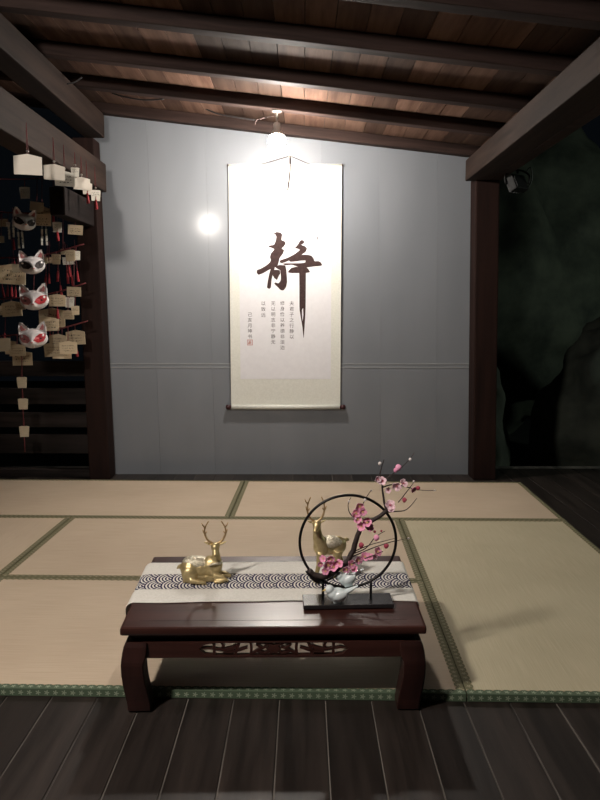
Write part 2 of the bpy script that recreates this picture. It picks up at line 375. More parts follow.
# ------------------------------------------------------------------ low table (front feet on the planks, back feet on the mats)
TD, TW, TH = .545, .870, .262
TILT = math.asin(.025/.455)
TM = Matrix.Translation((-.083, 2.014, 0.0)) @ Matrix.Rotation(R(1.0), 4, 'Z') @ Matrix.Rotation(TILT, 4, 'X')   # local: x right, y back from the front feet, z up
TMI = TM.inverted()
def tab(px, py, z=TH):
    """pixel -> table-local point on the local plane z"""
    d = TMI.to_3x3() @ ray(px, py); o = TMI @ CAM; return o + d*((z-o.z)/d.z)
table = tag(empty('low_table', matrix=TM), 'low dark rosewood table with carved apron on curved legs', 'table')
YF, YB = -.001, -.001 + TD - .01
bm = B(); box(bm, -TW/2, TW/2, YF, YB, TH-.024, TH, bev=.008)
top = obj('table_top', bm, 'table_wood', table, smooth=False)
bm = B(); box(bm, -TW/2+.05, TW/2-.05, YF+.045, YF+.0462, TH-.0004, TH+.0004); obj('frame_joint', bm, 'table_leg_wood', top)
bm = B(); box(bm, -TW/2+.030, TW/2-.030, YF+.030, YB-.030, TH-.050, TH-.023, bev=.002); obj('waist', bm, 'table_wood', table)
AP1, AP0 = TH-.049, TH-.098                       # apron top / bottom
LV = [(0, .017, .074, .006), (.006, .012, .079, .001), (.02, .012, .079, .0), (.035, .010, .077, .0), (.06, .006, .073, -.002), (.09, .002, .068, -.005), (.12, .000, .065, -.008), (.15, .000, .064, -.009), (AP0-.004, .001, .066, -.008), (AP0+.004, .002, .070, -.006), (AP0+.02, .004, .073, -.002), (TH-.06, .008, .074, .002), (TH-.0495, .013, .074, .006)]
for sx in (-1, 1):
    for fy in (0, 1):
        bm = B(); rings = []
        for z, a_, b_, f_ in LV:
            ys = [f_, .052] if fy == 0 else [TD-.04-f_, TD-.04-.056]
            c = .006; x0, x1 = sx*(TW/2-a_), sx*(TW/2-b_); sg = 1 if x1 > x0 else -1; yg = 1 if ys[1] > ys[0] else -1
            rings.append([bm.verts.new((x, y, z)) for x, y in ((x0+sg*c, ys[0]), (x1-sg*.002, ys[0]), (x1, ys[0]+yg*.002), (x1, ys[1]), (x0, ys[1]), (x0, ys[0]+yg*c), (x0+sg*c*.3, ys[0]+yg*c*.3))])
        for r0, r1 in zip(rings, rings[1:]):
            for k in range(7): bm.faces.new((r0[k], r0[(k+1) % 7], r1[(k+1) % 7], r1[k]))
        bm.faces.new(rings[0]); bm.faces.new(rings[-1])
        o = obj('leg', bm, 'table_leg_wood', table)
def ribbon(bm, pts, wdt, y0, y1):
    P = [Vector((p[0], p[1])) for p in pts]; n = len(P); ws = wdt if isinstance(wdt, (list, tuple)) else [wdt]*n
    Lf, Rt = [], []
    for i in range(n):
        t = P[min(i+1, n-1)] - P[max(i-1, 0)]; t.normalize(); q = Vector((-t.y, t.x))*ws[i]/2
        Lf.append(P[i]+q); Rt.append(P[i]-q)
    for i in range(n-1):
        prism(bm, [Lf[i][:], Lf[i+1][:], Rt[i+1][:], Rt[i][:]], y0, y1)
OW = .215                                        # half width of the carved opening
def apron(y0, y1):
    zt, zb = AP1, AP0; m = (zt+zb)/2; ht = (zt-zb)/2 - .0045
    bm = B()
    for s in (-1, 1):                            # solid ends with a pointed inner cut
        prism(bm, [(s*(TW/2-.062), zb), (s*(TW/2-.062), zt), (s*(OW-.05), zt), (s*(OW-.05), zt-.004), (s*(OW-.018), m+ht*.78), (s*OW, m+.002), (s*(OW-.018), m-ht*.78), (s*(OW-.05), zb+.005), (s*(OW-.05), zb)], y0, y1)
    box(bm, -OW+.05, OW-.05, y0, y1, zt-.004, zt); box(bm, -OW+.05, OW-.05, y0, y1, zb, zb+.005)
    a = obj('apron', bm, 'table_wood', table)
    bm = B(); yy0, yy1 = y0+.003, y1-.003
    def rb(p, ww):
        ww = [q*.8 for q in ww] if isinstance(ww, list) else ww*.8
        ribbon(bm, [(q[0], m+q[1]*ht) for q in p], ww, yy0, yy1)
    for s in (-1, 1):
        rb([(s*OW, 0), (s*.19, .15), (s*.165, -.05), (s*.145, -.25)], [.003, .006, .007, .006])
        rb([(s*.172, -1.1), (s*.170, 0), (s*.172, 1.1)], .010)
        rb([(s*.150, 1.1), (s*.143, .45), (s*.150, .2)], [.010, .009, .004])
        rb([(s*.168, -.1), (s*.14, -.15), (s*.118, .1), (s*.108, .55)], [.006, .010, .012, .008])
        rb([(s*.112, -1.1), (s*.106, 0), (s*.098, 1.1)], .011)
        rb([(s*.145, -.5), (s*.12, -.45), (s*.098, -.2), (s*.075, .2)], [.004, .007, .008, .006])
        rb([(s*.066, -1.1), (s*.064, 0), (s*.066, 1.1)], .010)
        rb([(s*.066, -.9), (s*.045, -.2), (s*.02, .3)], [.006, .008, .005])
        rb([(s*.050, .7), (s*.035, .15), (s*.045, -.4), (s*.026, -.7), (s*.012, -.4)], [.008, .010, .010, .008, .005])
        rb([(s*.05, .75), (s*.03, .95), (s*.012, .5)], [.006, .008, .007])
    pts = [((.015 if k % 2 else .022)*math.cos(k*PI/6), m + (.55 if k % 2 else .85)*ht*math.sin(k*PI/6)) for k in range(12)]
    prism(bm, pts, yy0-.001, yy1)
    obj('carved_scrollwork', bm, 'table_wood', a)
    return a
apron(.012, .030); apron(TD-.070, TD-.052)
for s in (-1, 1):
    bm = B(); box(bm, min(s*(TW/2-.012), s*(TW/2-.030)), max(s*(TW/2-.012), s*(TW/2-.030)), .06, TD-.10, AP0, AP1, bev=.002); obj('side_apron', bm, 'table_wood', table)

# ------------------------------------------------------------------ table runner
ya = tab(200, 602.5).y; yb_ = tab(200, 563).y; b0 = tab(240, 589.5).y; b1 = tab(240, 574.5).y
TZ = TH + .0012
run = tag(empty('table_runner', matrix=TM), 'off-white cloth runner with navy wave-scale band across the table', 'table runner')
DROP = .060
def runner_pt(s, y):
    """s along the cloth: 0 = middle; beyond the table edge the cloth falls down the side"""
    sg = 1 if s > 0 else -1; e = TW/2 + (.004 if sg > 0 else .018); a = abs(s); r = .008 if sg > 0 else .026
    lift = .0007*noise.noise(Vector((s*9, y*9, 1.7)))+.0007
    if a < e - r: return Vector((s, y, TZ + lift))
    t = a - (e - r); q = t/r
    if q < PI/2: return Vector((sg*(e - r + r*math.sin(q)), y, TZ + lift*.3 - r + r*math.cos(q)))
    dd = t - r*PI/2
    return Vector((sg*(e + .003*math.sin(y*40)*min(1, dd/.03)), y + .012*dd/DROP*math.sin(y*11), TZ - r - dd))
SM = TW/2 + DROP
def runner_sheet(y0, y1, ny, ns, matf=None, dz=0):
    bm = B(); g = []
    for i in range(ns+1):
        s = -SM + 2*SM*i/ns; g.append([])
        for j in range(ny+1):
            y = y0 + (y1-y0)*j/ny
            if matf is None or True:
                yy = y + (.004*math.sin(s*7+1)+.002*math.sin(s*23))*((y-b0)/(ya-b0) if y < b0 else (0 if y < b1 else (y-b1)/(yb_-b1)*.5))
            p = runner_pt(s, yy); p.z += dz; g[i].append(bm.verts.new(p))
    for i in range(ns):
        for j in range(ny):
            f = bm.faces.new((g[i][j], g[i+1][j], g[i+1][j+1], g[i][j+1]))
            if matf: f.material_index = matf(-SM + 2*SM*(i+.5)/ns, y0 + (y1-y0)*(j+.5)/ny)
    return bm
o = obj('plain_cloth', runner_sheet(ya, b0, 12, 120), 'runner_cloth', run, True)
o.modifiers.new('t', 'SOLIDIFY').thickness = .001; o.modifiers['t'].offset = 1
o = obj('plain_cloth', runner_sheet(b1, yb_, 12, 120), 'runner_cloth', run, True)
o.modifiers.new('t', 'SOLIDIFY').thickness = .001; o.modifiers['t'].offset = 1
RS = .0525
def seigaiha(x, y):
    v = y - b0 - .030
    i0 = math.floor((x + RS)/(RS*.5))
    for i in range(i0, i0-7, -1):                   # scales lie on their side, each covering the next
        cx = i*RS*.5; o_ = (i % 2)*RS; cy = round((v - o_)/(2*RS))*2*RS + o_
        d = math.hypot(x-cx, v-cy)/RS
        if d <= 1: return 1 if (d*5) % 1 > .5 else 0
    return 1
o = obj('wave_band', runner_sheet(b0, b1, max(20, int((b1-b0)/.0014)), int(2*SM/.0014), seigaiha), ['runner_cloth', 'navy_print'], run, True)
tag(o, 'navy overlapping wave-scale print')

def place(px, py, rz=0, z=TH):
    """matrix of something standing on the table top at that spot"""
    p = tab(px, py, z); return TM @ Matrix.Translation((p.x, p.y, z)) @ Matrix.Rotation(rz, 4, 'Z')

# ------------------------------------------------------------------ gold deer
def antlers(root, base, spread, h, lean=0):
    for s in (-1, 1):
        bm = B()
        b = Vector(base) + Vector((s*.006, 0, 0))
        mn = [b, b+Vector((s*spread*.65, .002+lean*.2, h*.14)), b+Vector((s*spread*1.05, .004+lean*.5, h*.42)), b+Vector((s*spread, .002+lean*.8, h*.70)), b+Vector((s*spread*.55, lean, h))]
        tube(bm, smooth_path(mn, 5), [.0042-.0024*i/20 for i in range(21)], 8)
        for f, dx, dz in ((2, .006, .016), (3, .010, .018), (2, -.007, .010)):
            p = mn[f]; tube(bm, [p, p+Vector((s*dx*.6, -.003, dz*.5)), p+Vector((s*dx, -.004, dz))], [.0026, .002, .0011], 6)
        obj('antler', bm, 'antler_gold', root, True)
# lying deer
d1 = tag(empty('deer_figurine', matrix=place(205, 579.5, R(4), TH+.0035)), 'gold deer figurine lying down with tall antlers on the runner', 'figurine', 'gold deer on the table')
bm = B()
ball(bm, (-.044, .004, .038), .036, 1.0, .92, 1.02); ball(bm, (-.012, .004, .038), .034, 1.2, .9, 1.0); ball(bm, (.022, .002, .042), .035, 1.0, .9, 1.12)
ball(bm, (.036, -.006, .052), .024, .95, .95, 1.25)
tube(bm, [(.034, -.004, .055), (.038, -.008, .080), (.037, -.012, .100), (.036, -.016, .112)], [.022, .0145, .0115, .012], 12)
ball(bm, (.036, -.017, .117), .0162, .92, 1.1, .95)
tube(bm, [(.036, -.020, .113), (.036, -.036, .102), (.036, -.044, .096)], [.0115, .0085, .0065], 10)
for s in (-1, 1): tube(bm, [(.036+s*.010, -.012, .122), (.036+s*.025, -.012, .128), (.036+s*.038, -.013, .134)], [.004, .0070, .002], 8, flat=.6)
tube(bm, [(.030, -.020, .020), (.060, -.026, .016), (.074, -.030, .010), (.050, -.036, .007), (.030, -.036, .006)], [.013, .009, .007, .006, .005], 8)
tube(bm, [(.034, .012, .020), (.068, .004, .014), (.084, .0, .008)], [.013, .009, .006], 8)
ball(bm, (-.048, -.022, .028), .026, 1.0, .62, 1.0)
tube(bm, [(-.046, -.034, .014), (-.020, -.040, .010), (.006, -.042, .006)], [.012, .008, .005], 8)
tube(bm, [(-.074, .004, .048), (-.084, .004, .045), (-.090, .004, .038)], [.008, .006, .003], 8)
box(bm, -.07, .05, -.025, .03, .001, .02)
fuse('body', bm, 'gold', d1, .0026, 4)
bm = B(); ball(bm, (-.022, .006, .058), .040, 1.25, .72, .50, rot=Matrix.Rotation(R(6), 3, 'Y'), u=28, v=14)
for v in bm.verts: v.co += Vector((0, 0, .0015))*noise.noise(v.co*260)
tag(obj('patterned_saddle', bm, 'silver_gold', d1, True), 'silvery patterned back')
bm = B(); tube(bm, smooth_path([(.016, -.022, .055), (.022, -.030, .062), (.036, -.032, .066), (.052, -.024, .064), (.056, -.006, .062)], 4), .004, 8); tag(obj('collar', bm, 'silver_gold', d1, True), 'silvery collar')
antlers(d1, (.036, -.010, .126), .026, .075)
# standing deer
d2 = tag(empty('deer_figurine', matrix=place(327, 581, R(6), TH+.0035)), 'gold deer figurine standing behind the black flower ring', 'figurine', 'gold deer on the table')
bm = B()
ball(bm, (.032, .008, .118), .031, 1.05, .85, 1.0); ball(bm, (.005, .004, .116), .029, 1.3, .82, .95); ball(bm, (-.018, -.002, .120), .030, .95, .85, 1.1)
tube(bm, [(-.022, -.004, .130), (-.032, -.008, .155), (-.035, -.010, .180), (-.036, -.014, .193)], [.024, .0165, .013, .0125], 12)
ball(bm, (-.037, -.016, .198), .0145, .95, 1.1, .95)
tube(bm, [(-.038, -.020, .196), (-.043, -.034, .187), (-.046, -.041, .181)], [.0115, .0085, .0065], 10)
for s in (-1, 1): tube(bm, [(-.037+s*.010, -.012, .203), (-.037+s*.022, -.011, .207), (-.037+s*.032, -.011, .211)], [.0035, .0058, .0015], 8, flat=.6)
for x, y, k in ((-.030, -.018, -1), (-.022, .016, -1), (.034, -.012, 1), (.044, .022, 1)):
    if k < 0: tube(bm, [(x+.006, y, .105), (x, y, .062), (x-.008, y-.002, .032), (x-.012, y-.002, .006)], [.014, .0085, .0065, .0075], 8)
    else: tube(bm, [(x, y, .108), (x-.004, y, .078), (x+.010, y, .050), (x+.004, y, .006)], [.018, .012, .007, .0075], 8)
tube(bm, [(.058, .010, .132), (.067, .011, .136), (.074, .011, .131)], [.008, .006, .003], 8)
fuse('body', bm, 'gold', d2, .0026, 4)
bm = B(); ball(bm, (.010, .004, .130), .034, 1.30, .80, .62, u=28, v=14)
for v in bm.verts: v.co += Vector((0, 0, .0015))*noise.noise(v.co*260)
tag(obj('patterned_saddle', bm, 'silver_gold', d2, True), 'silvery patterned back')
antlers(d2, (-.038, -.008, .207), .020, .080)

# ------------------------------------------------------------------ ring flower arrangement
c0 = tab(347.5, 604)
FM = TM @ Matrix.Translation((c0.x, c0.y, TH+.0036)) @ Matrix.Rotation(R(1.5), 4, 'Z')
FMI = FM.inverted()
fa = tag(empty('flower_arrangement', matrix=FM), 'plum blossom branch in a black iron ring on a black tray', 'flower arrangement')
bm = B(); box(bm, -.135, .135, -.040, .040, .0, .012, bev=.002); obj('tray', bm, 'tray_black', fa)
def inring(zx, zy, y=0.0):
    """spot in the close-up crop -> point of the arrangement's own upright plane at depth y"""
    px, py = 270 + zx/2.963, 450 + zy/2.963
    d = FMI.to_3x3() @ ray(px, py); oo = FMI @ CAM; return oo + d*((y-oo.y)/d.y)
rc = inring(231, 271.5); RRG = (inring(377, 271).x - inring(85, 271).x)/2 - .0035
bm = B(); torus(bm, (rc.x, 0, rc.z), RRG, .0042, n=80); obj('ring', bm, 'black_iron', fa, True)
for zx in (157, 299):
    x = inring(zx, 400).x; zb = rc.z - math.sqrt(RRG**2 - (x-rc.x)**2)
    bm = B(); tube(bm, [(x, 0, .010), (x, 0, zb+.006)], .0042, 10); obj('ring_support', bm, 'black_iron', fa, True)
def br(pts, r, y0=0.0, yend=0.0, sub=4):
    n = len(pts); P = [inring(a, b, y0+(yend-y0)*i/(n-1)) for i, (a, b) in enumerate(pts)]; P = smooth_path(P, sub)
    for i, p in enumerate(P): p += Vector((noise.noise(p*70), noise.noise(p*70+Vector((9, 9, 9))), 0))*r[0]*.5
    return P, [r[0]+(r[1]-r[0])*i/(len(P)-1) for i in range(len(P))]
bm = B(); tube(bm, *br([(112, 358), (135, 372), (168, 373), (200, 352), (232, 325), (250, 290), (262, 245), (282, 222), (318, 200), (346, 181)], (.0105, .0058), -.006, -.008), 8)
bran = obj('branch', bm, 'bark', fa, True)
for pts, r, y1 in (([(346, 183), (338, 150), (333, 112), (327, 70), (338, 28)], (.0046, .0012), .0),
                   ([(344, 183), (372, 182), (405, 176), (435, 143)], (.0026, .0008), -.02),
                   ([(380, 155), (402, 128), (430, 90)], (.0018, .0008), -.02), ([(334, 110), (372, 102), (440, 118), (492, 120)], (.0022, .0007), .01),
                   ([(330, 95), (365, 70), (400, 42), (428, 8)], (.002, .0007), -.01), ([(245, 308), (285, 290), (312, 258), (340, 240)], (.002, .0008), -.01),
                   ([(240, 318), (300, 292), (360, 272), (412, 262)], (.0022, .0007), -.015), ([(250, 300), (300, 280), (370, 262)], (.0018, .0007), -.02),
                   ([(258, 212), (236, 186), (232, 160), (240, 140)], (.002, .0008), -.01), ([(265, 190), (280, 150), (300, 118)], (.002, .0008), -.015),
                   ([(205, 350), (260, 330), (335, 300)], (.0026, .001), -.02), ([(170, 372), (160, 350), (168, 320)], (.0024, .001), -.012)):
    bm = B(); tube(bm, *br(pts, r, -.006, y1), 6); obj('twig', bm, 'bark', bran, True)
# dark leaf at the foot of the branch
p = inring(130, 376, -.012)
for (a, b, wd) in (((105, 358), (158, 395), .013), ((160, 392), (212, 345), .006)):
    P = smooth_path([inring(*a, -.012), (inring(*a, -.012)+inring(*b, -.012))/2 + Vector((0, -.006, -.004)), inring(*b, -.012)], 5); n = len(P)
    bm = B(); tube(bm, P, [max(.0008, wd*math.sin(PI*(.06+.9*i/(n-1)))) for i in range(n)], 8, flat=.35); obj('dark_leaf', bm, 'black_iron', fa, True)
def blossom_mesh(rad, seed):
    rnd = random.Random(seed); bm = B()
    for k in range(5):
        a = 2*PI*k/5 + rnd.uniform(-.15, .15); ca, sa = math.cos(a), math.sin(a); cup = rnd.uniform(.35, .7)
        rows = []
        for (t, wd) in ((.10, .06), (.40, .36), (.72, .46), (.95, .26)):
            row = []
            for q in (-1, -.5, 0, .5, 1):
                u = t - .08*abs(q)*(t > .5); ww = wd*q
                zz = cup*t*t*.7 + .14*abs(q)**2*t + rnd.uniform(-.03, .03)
                row.append(bm.verts.new((rad*(ca*u - sa*ww), rad*(sa*u + ca*ww), rad*zz)))
            rows.append(row)
        for r0, r1 in zip(rows, rows[1:]):
            for i in range(4): bm.faces.new((r0[i], r0[i+1], r1[i+1], r1[i]))
    return bm
BLM = {}
def blossom(zx, zy, size, kind, y=-.012):
    rnd = random.Random(int(zx*31+zy)); key = (kind, rnd.randint(0, 2))
    if key not in BLM:
        t = obj('blossom', blossom_mesh(1.0, hash(key[1])+3), 'petal_'+kind, None, True); t.modifiers.new('t', 'SOLIDIFY').thickness = .04
        dg = bpy.context.evaluated_depsgraph_get(); BLM[key] = bpy.data.meshes.new_from_object(t.evaluated_get(dg)); bpy.data.objects.remove(t)
    o = bpy.data.objects.new('blossom', BLM[key]); COL.objects.link(o); o.parent = fa
    o.location = inring(zx, zy, y + rnd.uniform(-.006, .003)); o.scale = (size,)*3
    o.rotation_euler = (PI/2 + rnd.uniform(-.7, .4), rnd.uniform(-.6, .6), rnd.uniform(-.5, .5))
    bm = B(); ball(bm, (0, 0, .16), .14, 1, 1, .8, u=8, v=5); 
    for k in range(6): tube(bm, [(0, 0, .1), (.25*math.cos(k*1.05), .25*math.sin(k*1.05), .42)], [.02, .045], 4)
    obj('stamen', bm, 'stamen' if kind == 'pink' else 'bud_red', o)
for a in ((266, 166, .015, 'pink'), (256, 186, .015, 'pink'), (276, 182, .014, 'pink'), (262, 206, .014, 'pink'), (288, 216, .016, 'pink'), (272, 226, .015, 'pink'), (296, 230, .013, 'pink'), (250, 196, .011, 'pale'),
          (180, 322, .014, 'pink'), (172, 340, .016, 'pink'), (190, 348, .016, 'pink'), (206, 336, .014, 'pink'), (158, 322, .012, 'pink'), (150, 338, .010, 'pink'), (165, 358, .013, 'pink'),
          (240, 340, .015, 'pink'), (226, 352, .013, 'pink'), (262, 326, .014, 'pink'), (280, 316, .015, 'pink'), (296, 316, .012, 'pink'), (318, 302, .015, 'pink'), (250, 352, .012, 'pink'), (310, 314, .011, 'pale'),
          (332, 92, .014, 'pale'), (320, 86, .011, 'pale'), (376, 106, .016, 'pale'), (394, 100, .015, 'pale'), (355, 164, .017, 'pale'), (362, 172, .014, 'pale'), (350, 120, .010, 'pale'), (424, 116, .011, 'pink')): blossom(*a)
for zx, zy, r, m_ in ((380, 52, .0085, 'petal_pink'), (398, 148, .0065, 'bud_red'), (270, 282, .0075, 'bud_red'), (315, 260, .008, 'petal_pink'), (344, 284, .007, 'bud_red'), (310, 242, .004, 'bud_red'),
                      (415, 28, .004, 'bud_white'), (325, 40, .0045, 'bud_white'), (426, 93, .003, 'bud_white'), (438, 113, .006, 'bud_red'), (234, 152, .003, 'bud_white'), (281, 148, .004, 'bud_white'), (300, 120, .0025, 'bud_white'), (330, 240, .003, 'bud_red'), (410, 262, .003, 'bud_white'), (488, 120, .0025, 'bud_white'), (372, 60, .006, 'petal_pink')):
    bm = B(); ball(bm, (0, 0, 0), r, 1, 1, 1.2, u=10, v=7); ball(bm, (r*.4, -r*.3, r*.2), r*.75, 1, 1, 1.1, u=8, v=6); obj('bud', bm, m_, fa, True, loc=inring(zx, zy, -.010))

# ------------------------------------------------------------------ white porcelain birds
def bird(M, label, sc_=1.0, head=1):
    t = tag(empty('bird_figurine', matrix=M), label, 'figurine', 'white porcelain birds in the arrangement')
    bm = B(); k = sc_
    ball(bm, (0, 0, .021*k), .021*k, 1.25, .95, .95); ball(bm, (-head*.012*k, -.004*k, .027*k), .016*k)
    ball(bm, (-head*.022*k, -.006*k, .040*k), .0125*k)
    tube(bm, [(head*.012*k, .0, .026*k), (head*.034*k, .002*k, .034*k), (head*.055*k, .004*k, .044*k)], [.014*k, .009*k, .0035*k], 8, flat=.6)
    ball(bm, (head*.006*k, -.016*k, .025*k), .015*k, 1.4, .45, .8, rot=Matrix.Rotation(-head*R(20), 3, 'Y'))
    box(bm, -.012*k, .012*k, -.010*k, .010*k, 0, .008*k)
    fuse('body', bm, 'porcelain', t, .0018*k, 4)
    bm = B(); tube(bm, [(-head*.032*k, -.008*k, .040*k), (-head*.042*k, -.010*k, .037*k)], [.0035*k, .0006], 6); obj('beak', bm, 'stamen', t)
    return t
p1 = inring(232, 404, 0.0); zz = rc.z - math.sqrt(max(1e-6, (RRG)**2 - (p1.x-rc.x)**2)) + .004
bird(FM @ Matrix.Translation((p1.x, 0, zz+.0005)) @ Matrix.Rotation(R(-10), 4, 'Y'), 'white porcelain bird perched inside the foot of the ring', 1.0)
p2 = inring(200, 462, -.02)
bird(FM @ Matrix.Translation((p2.x, -.020, .0122)), 'white porcelain bird sitting on the black tray', 1.12)

# ------------------------------------------------------------------ hanging scroll
SY = WY - .020
scr = tag(empty('hanging_scroll', (at(285.7, 408, SY).x, SY, 0)), 'tall cream hanging scroll with one large brush character on the grey wall', 'scroll')
SX = scr.location.x
def sp(px, py): q = at(px, py, SY); return (q.x-SX, q.z)
zt = sp(285, 165)[1]; zb = sp(285, 407)[1]; hw = .382
def sheet(a, b, z0, z1, y0, y1):
    bm = B(); box(bm, a, b, y0, y1, z0, z1); return bm
bm = B(); nz_ = 24
prof = [(z, .006*math.sin((z-zb)/(zt-zb)*PI)) for z in [zb + (zt-zb)*i/nz_ for i in range(nz_+1)]]
def sheetc(a, b, z0, z1, yo, th, n=24):
    bm = B(); pts = []
    for i in range(n+1):
        z = z0 + (z1-z0)*i/n; q = -.006*math.sin((z-zb)/(zt-zb)*PI) ; pts.append((q+yo, z))
    poly = pts + [(y+th, z) for y, z in reversed(pts)]
    prism(bm, poly, a, b, axis='x'); return bm
def yat(z): return -.006*math.sin((z-zb)/(zt-zb)*PI)
obj('silk_mount', sheetc(-hw+.001, hw-.001, zb, zt, 0, .002), 'silk_mount', scr)
pz0 = sp(285, 379)[1]; pz1 = sp(285, 212)[1]; phw = .314
bm = sheetc(-phw, phw, pz0, pz1, -.0008, .0008); tag(obj('paper', bm, 'xuan_paper', scr), 'white calligraphy paper')
bm = B(); tube(bm, [(-hw, 0, zt), (hw, 0, zt)], .007, 10); obj('top_rod', bm, 'silk_mount', scr, True)
for s in (-1, 1):
    bm = B(); tube(bm, [(s*hw, 0, zt), (s*(hw+.006), 0, zt)], .0078, 10); obj('rod_end', bm, 'roller_wood', scr)
bm = B(); tube(bm, [(-hw+.004, -.006, zb), (hw-.004, -.006, zb)], .016, 16); obj('roller', bm, 'silk_mount', scr, True)
for s in (-1, 1):
    bm = B(); lathe(bm, [(.011, 0), (.011, .006), (.016, .010), (.018, .022), (.016, .034), (.010, .040)], 16, Matrix.Translation((s*(hw-.004), -.006, zb)) @ Matrix.Rotation(s*PI/2, 4, 'Y'))
    obj('roller_knob', bm, 'roller_wood', scr, True)
hk = sp(290, 156); pa = sp(259, 165); pb = sp(311, 165)
bm = B(); tube(bm, [(pa[0], -.004, zt), (hk[0], -.006, hk[1]), (pb[0], -.004, zt)], .0026, 6); obj('hanging_cord', bm, 'cord_brown', scr)
bm = B(); e1 = sp(290, 170); e2 = sp(288.5, 180); e3 = sp(287.5, 191); tube(bm, smooth_path([(hk[0], -.010, hk[1]), (e1[0], -.012, e1[1]), (e2[0]+.004, -.012, e2[1]), (e3[0], -.012, e3[1])], 4), [.0045]*9+[.006, .006, .005, .003], 6); obj('loose_ribbon', bm, 'cord_brown', scr)
bm = B(); lathe(bm, [(.012, 0), (.012, .006), (.004, .008), (.004, .024), (.009, .026), (.009, .030)], 12, Matrix.Translation((hk[0], .022, hk[1])) @ Matrix.Rotation(PI/2, 4, 'X')); obj('wall_hook', bm, 'nail_metal', scr)
# the large brush character, stroke by stroke
STK = [
 [(200, 97), (222, 84), (250, 88), (264, 102), (256, 142), (282, 152), (288, 166), (276, 186), (258, 202), (277, 212), (270, 236), (245, 268), (240, 290), (232, 320), (210, 335), (170, 352), (125, 378), (95, 388), (82, 372), (86, 352), (110, 345), (150, 322), (175, 300), (183, 285), (176, 262), (184, 235), (208, 208), (196, 200), (165, 190), (168, 182), (205, 176), (216, 150), (222, 120), (215, 104)],
 [(186, 330), (214, 326), (202, 370), (188, 420), (184, 475), (172, 488), (155, 478), (160, 440), (170, 385)],
 [(210, 330), (240, 318), (285, 320), (292, 350), (296, 400), (298, 440), (290, 475), (272, 498), (252, 496), (232, 475), (206, 450), (213, 440), (236, 448), (250, 432), (254, 410), (252, 380), (248, 354), (226, 344)],
 [(206, 350), (246, 354), (250, 378), (236, 400), (226, 425), (208, 412), (196, 392)],
 [(350, 200), (372, 176), (388, 148), (402, 140), (420, 152), (416, 166), (396, 176), (424, 186), (438, 200), (430, 224), (400, 246), (360, 262), (300, 292), (262, 306), (244, 300), (248, 285), (300, 268), (350, 242), (388, 212), (375, 204)],
 [(360, 256), (400, 246), (440, 245), (468, 252), (484, 270), (490, 292), (520, 290), (536, 300), (545, 318), (538, 324), (490, 328), (450, 334), (400, 338), (385, 328), (425, 300), (428, 286), (395, 287), (365, 292), (320, 296), (310, 286)],
 [(262, 310), (285, 306), (330, 306), (385, 306), (440, 300), (470, 300), (470, 325), (380, 332), (330, 316), (285, 320)],
 [(305, 362), (325, 340), (360, 330), (430, 330), (450, 350), (460, 370), (430, 374), (380, 375), (330, 375), (305, 372)],
 [(382, 330), (426, 328), (430, 380), (428, 620), (424, 700), (414, 845), (406, 760), (396, 700), (384, 630), (384, 480)]]
bc = empty('brush_character'); bc.parent = scr
for i, pg in enumerate(STK):
    bm = B(); pts = [sp(245+u/7.0588, 220+v/7.06) for u, v in pg]
    # round the outline a little
    q = []
    for k in range(len(pts)):
        a, b, c = pts[k-1], pts[k], pts[(k+1) % len(pts)]
        for f in (.13, .87):
            q.append((b[0]+(c[0]-b[0])*f, b[1]+(c[1]-b[1])*f))
    zc = sum(z for _, z in q)/len(q)
    lo = [bm.verts.new((x, yat(z)-.0012-.00008*i, z)) for x, z in q]; f = bm.faces.new(lo); f.normal_update(); bmesh.ops.triangulate(bm, faces=[f])
    obj('brush_stroke', bm, 'ink', bc)
bm = B(); pts = [sp(245+u/7.0588, 220+v/7.06) for u, v in ((402, 636), (410, 622), (412, 670), (407, 715), (403, 680))]
bm.faces.new([bm.verts.new((x, yat(z)-.0026, z)) for x, z in pts]); tag(obj('dry_streak', bm, 'xuan_paper', bc), 'bare paper showing through the dry brush')
def column(txt, px, py0, pitch, size, matn='ink_small'):
    root = empty('text_column'); root.parent = scr
    for i, ch in enumerate(txt):
        cu = bpy.data.curves.new('c', 'FONT'); cu.body = ch; cu.size = size; cu.align_x = 'CENTER'; cu.align_y = 'CENTER'; cu.resolution_u = 2
        t = bpy.data.objects.new('t', cu); COL.objects.link(t)
        dg = bpy.context.evaluated_depsgraph_get(); me = bpy.data.meshes.new_from_object(t.evaluated_get(dg)); bpy.data.objects.remove(t)
        me.materials.clear(); me.materials.append(MATS[matn])
        x, z = sp(px, py0+pitch*i)
        o = bpy.data.objects.new('written_character', me); COL.objects.link(o); o.parent = root
        o.location = (x, yat(z)-.0012, z); o.rotation_euler = (PI/2, 0, 0)
CS = .032
column('夫君子之行静以', 291.7, 303.7, 5.55, CS); column('修身俭以养德非淡泊', 282.4, 303.5, 5.55, CS)
column('无以明志非宁静无', 273.2, 303.7, 5.5, CS); column('以致远', 263.4, 303.7, 5.8, CS); column('己亥月坤书', 250.0, 314.8, 5.5, CS)
def seal(px, py, wpx, hpx, bars):
    x, z = sp(px, py); u = SY/F*1.0; wv, hv = wpx*u/2, hpx*u/2; bm = B()
    y = yat(z)-.0012
    def q(a, b, c, d): bm.faces.new([bm.verts.new(v) for v in ((x+a*wv, y, z+c*hv), (x+b*wv, y, z+c*hv), (x+b*wv, y, z+d*hv), (x+a*wv, y, z+d*hv))])
    for a in ((-1, 1, .82, 1), (-1, 1, -1, -.82), (-1, -.82, -1, 1), (.82, 1, -1, 1)): q(*a)
    for a in bars: q(*a)
    return bm
obj('red_seal', seal(250, 342.4, 5.4, 5.6, [(-.6, .6, .4, .6), (-.6, .6, -.1, .1), (-.6, .6, -.6, -.4), (-.15, .15, -.6, .6), (-.6, -.4, -.6, .1)]), 'seal_red', scr)
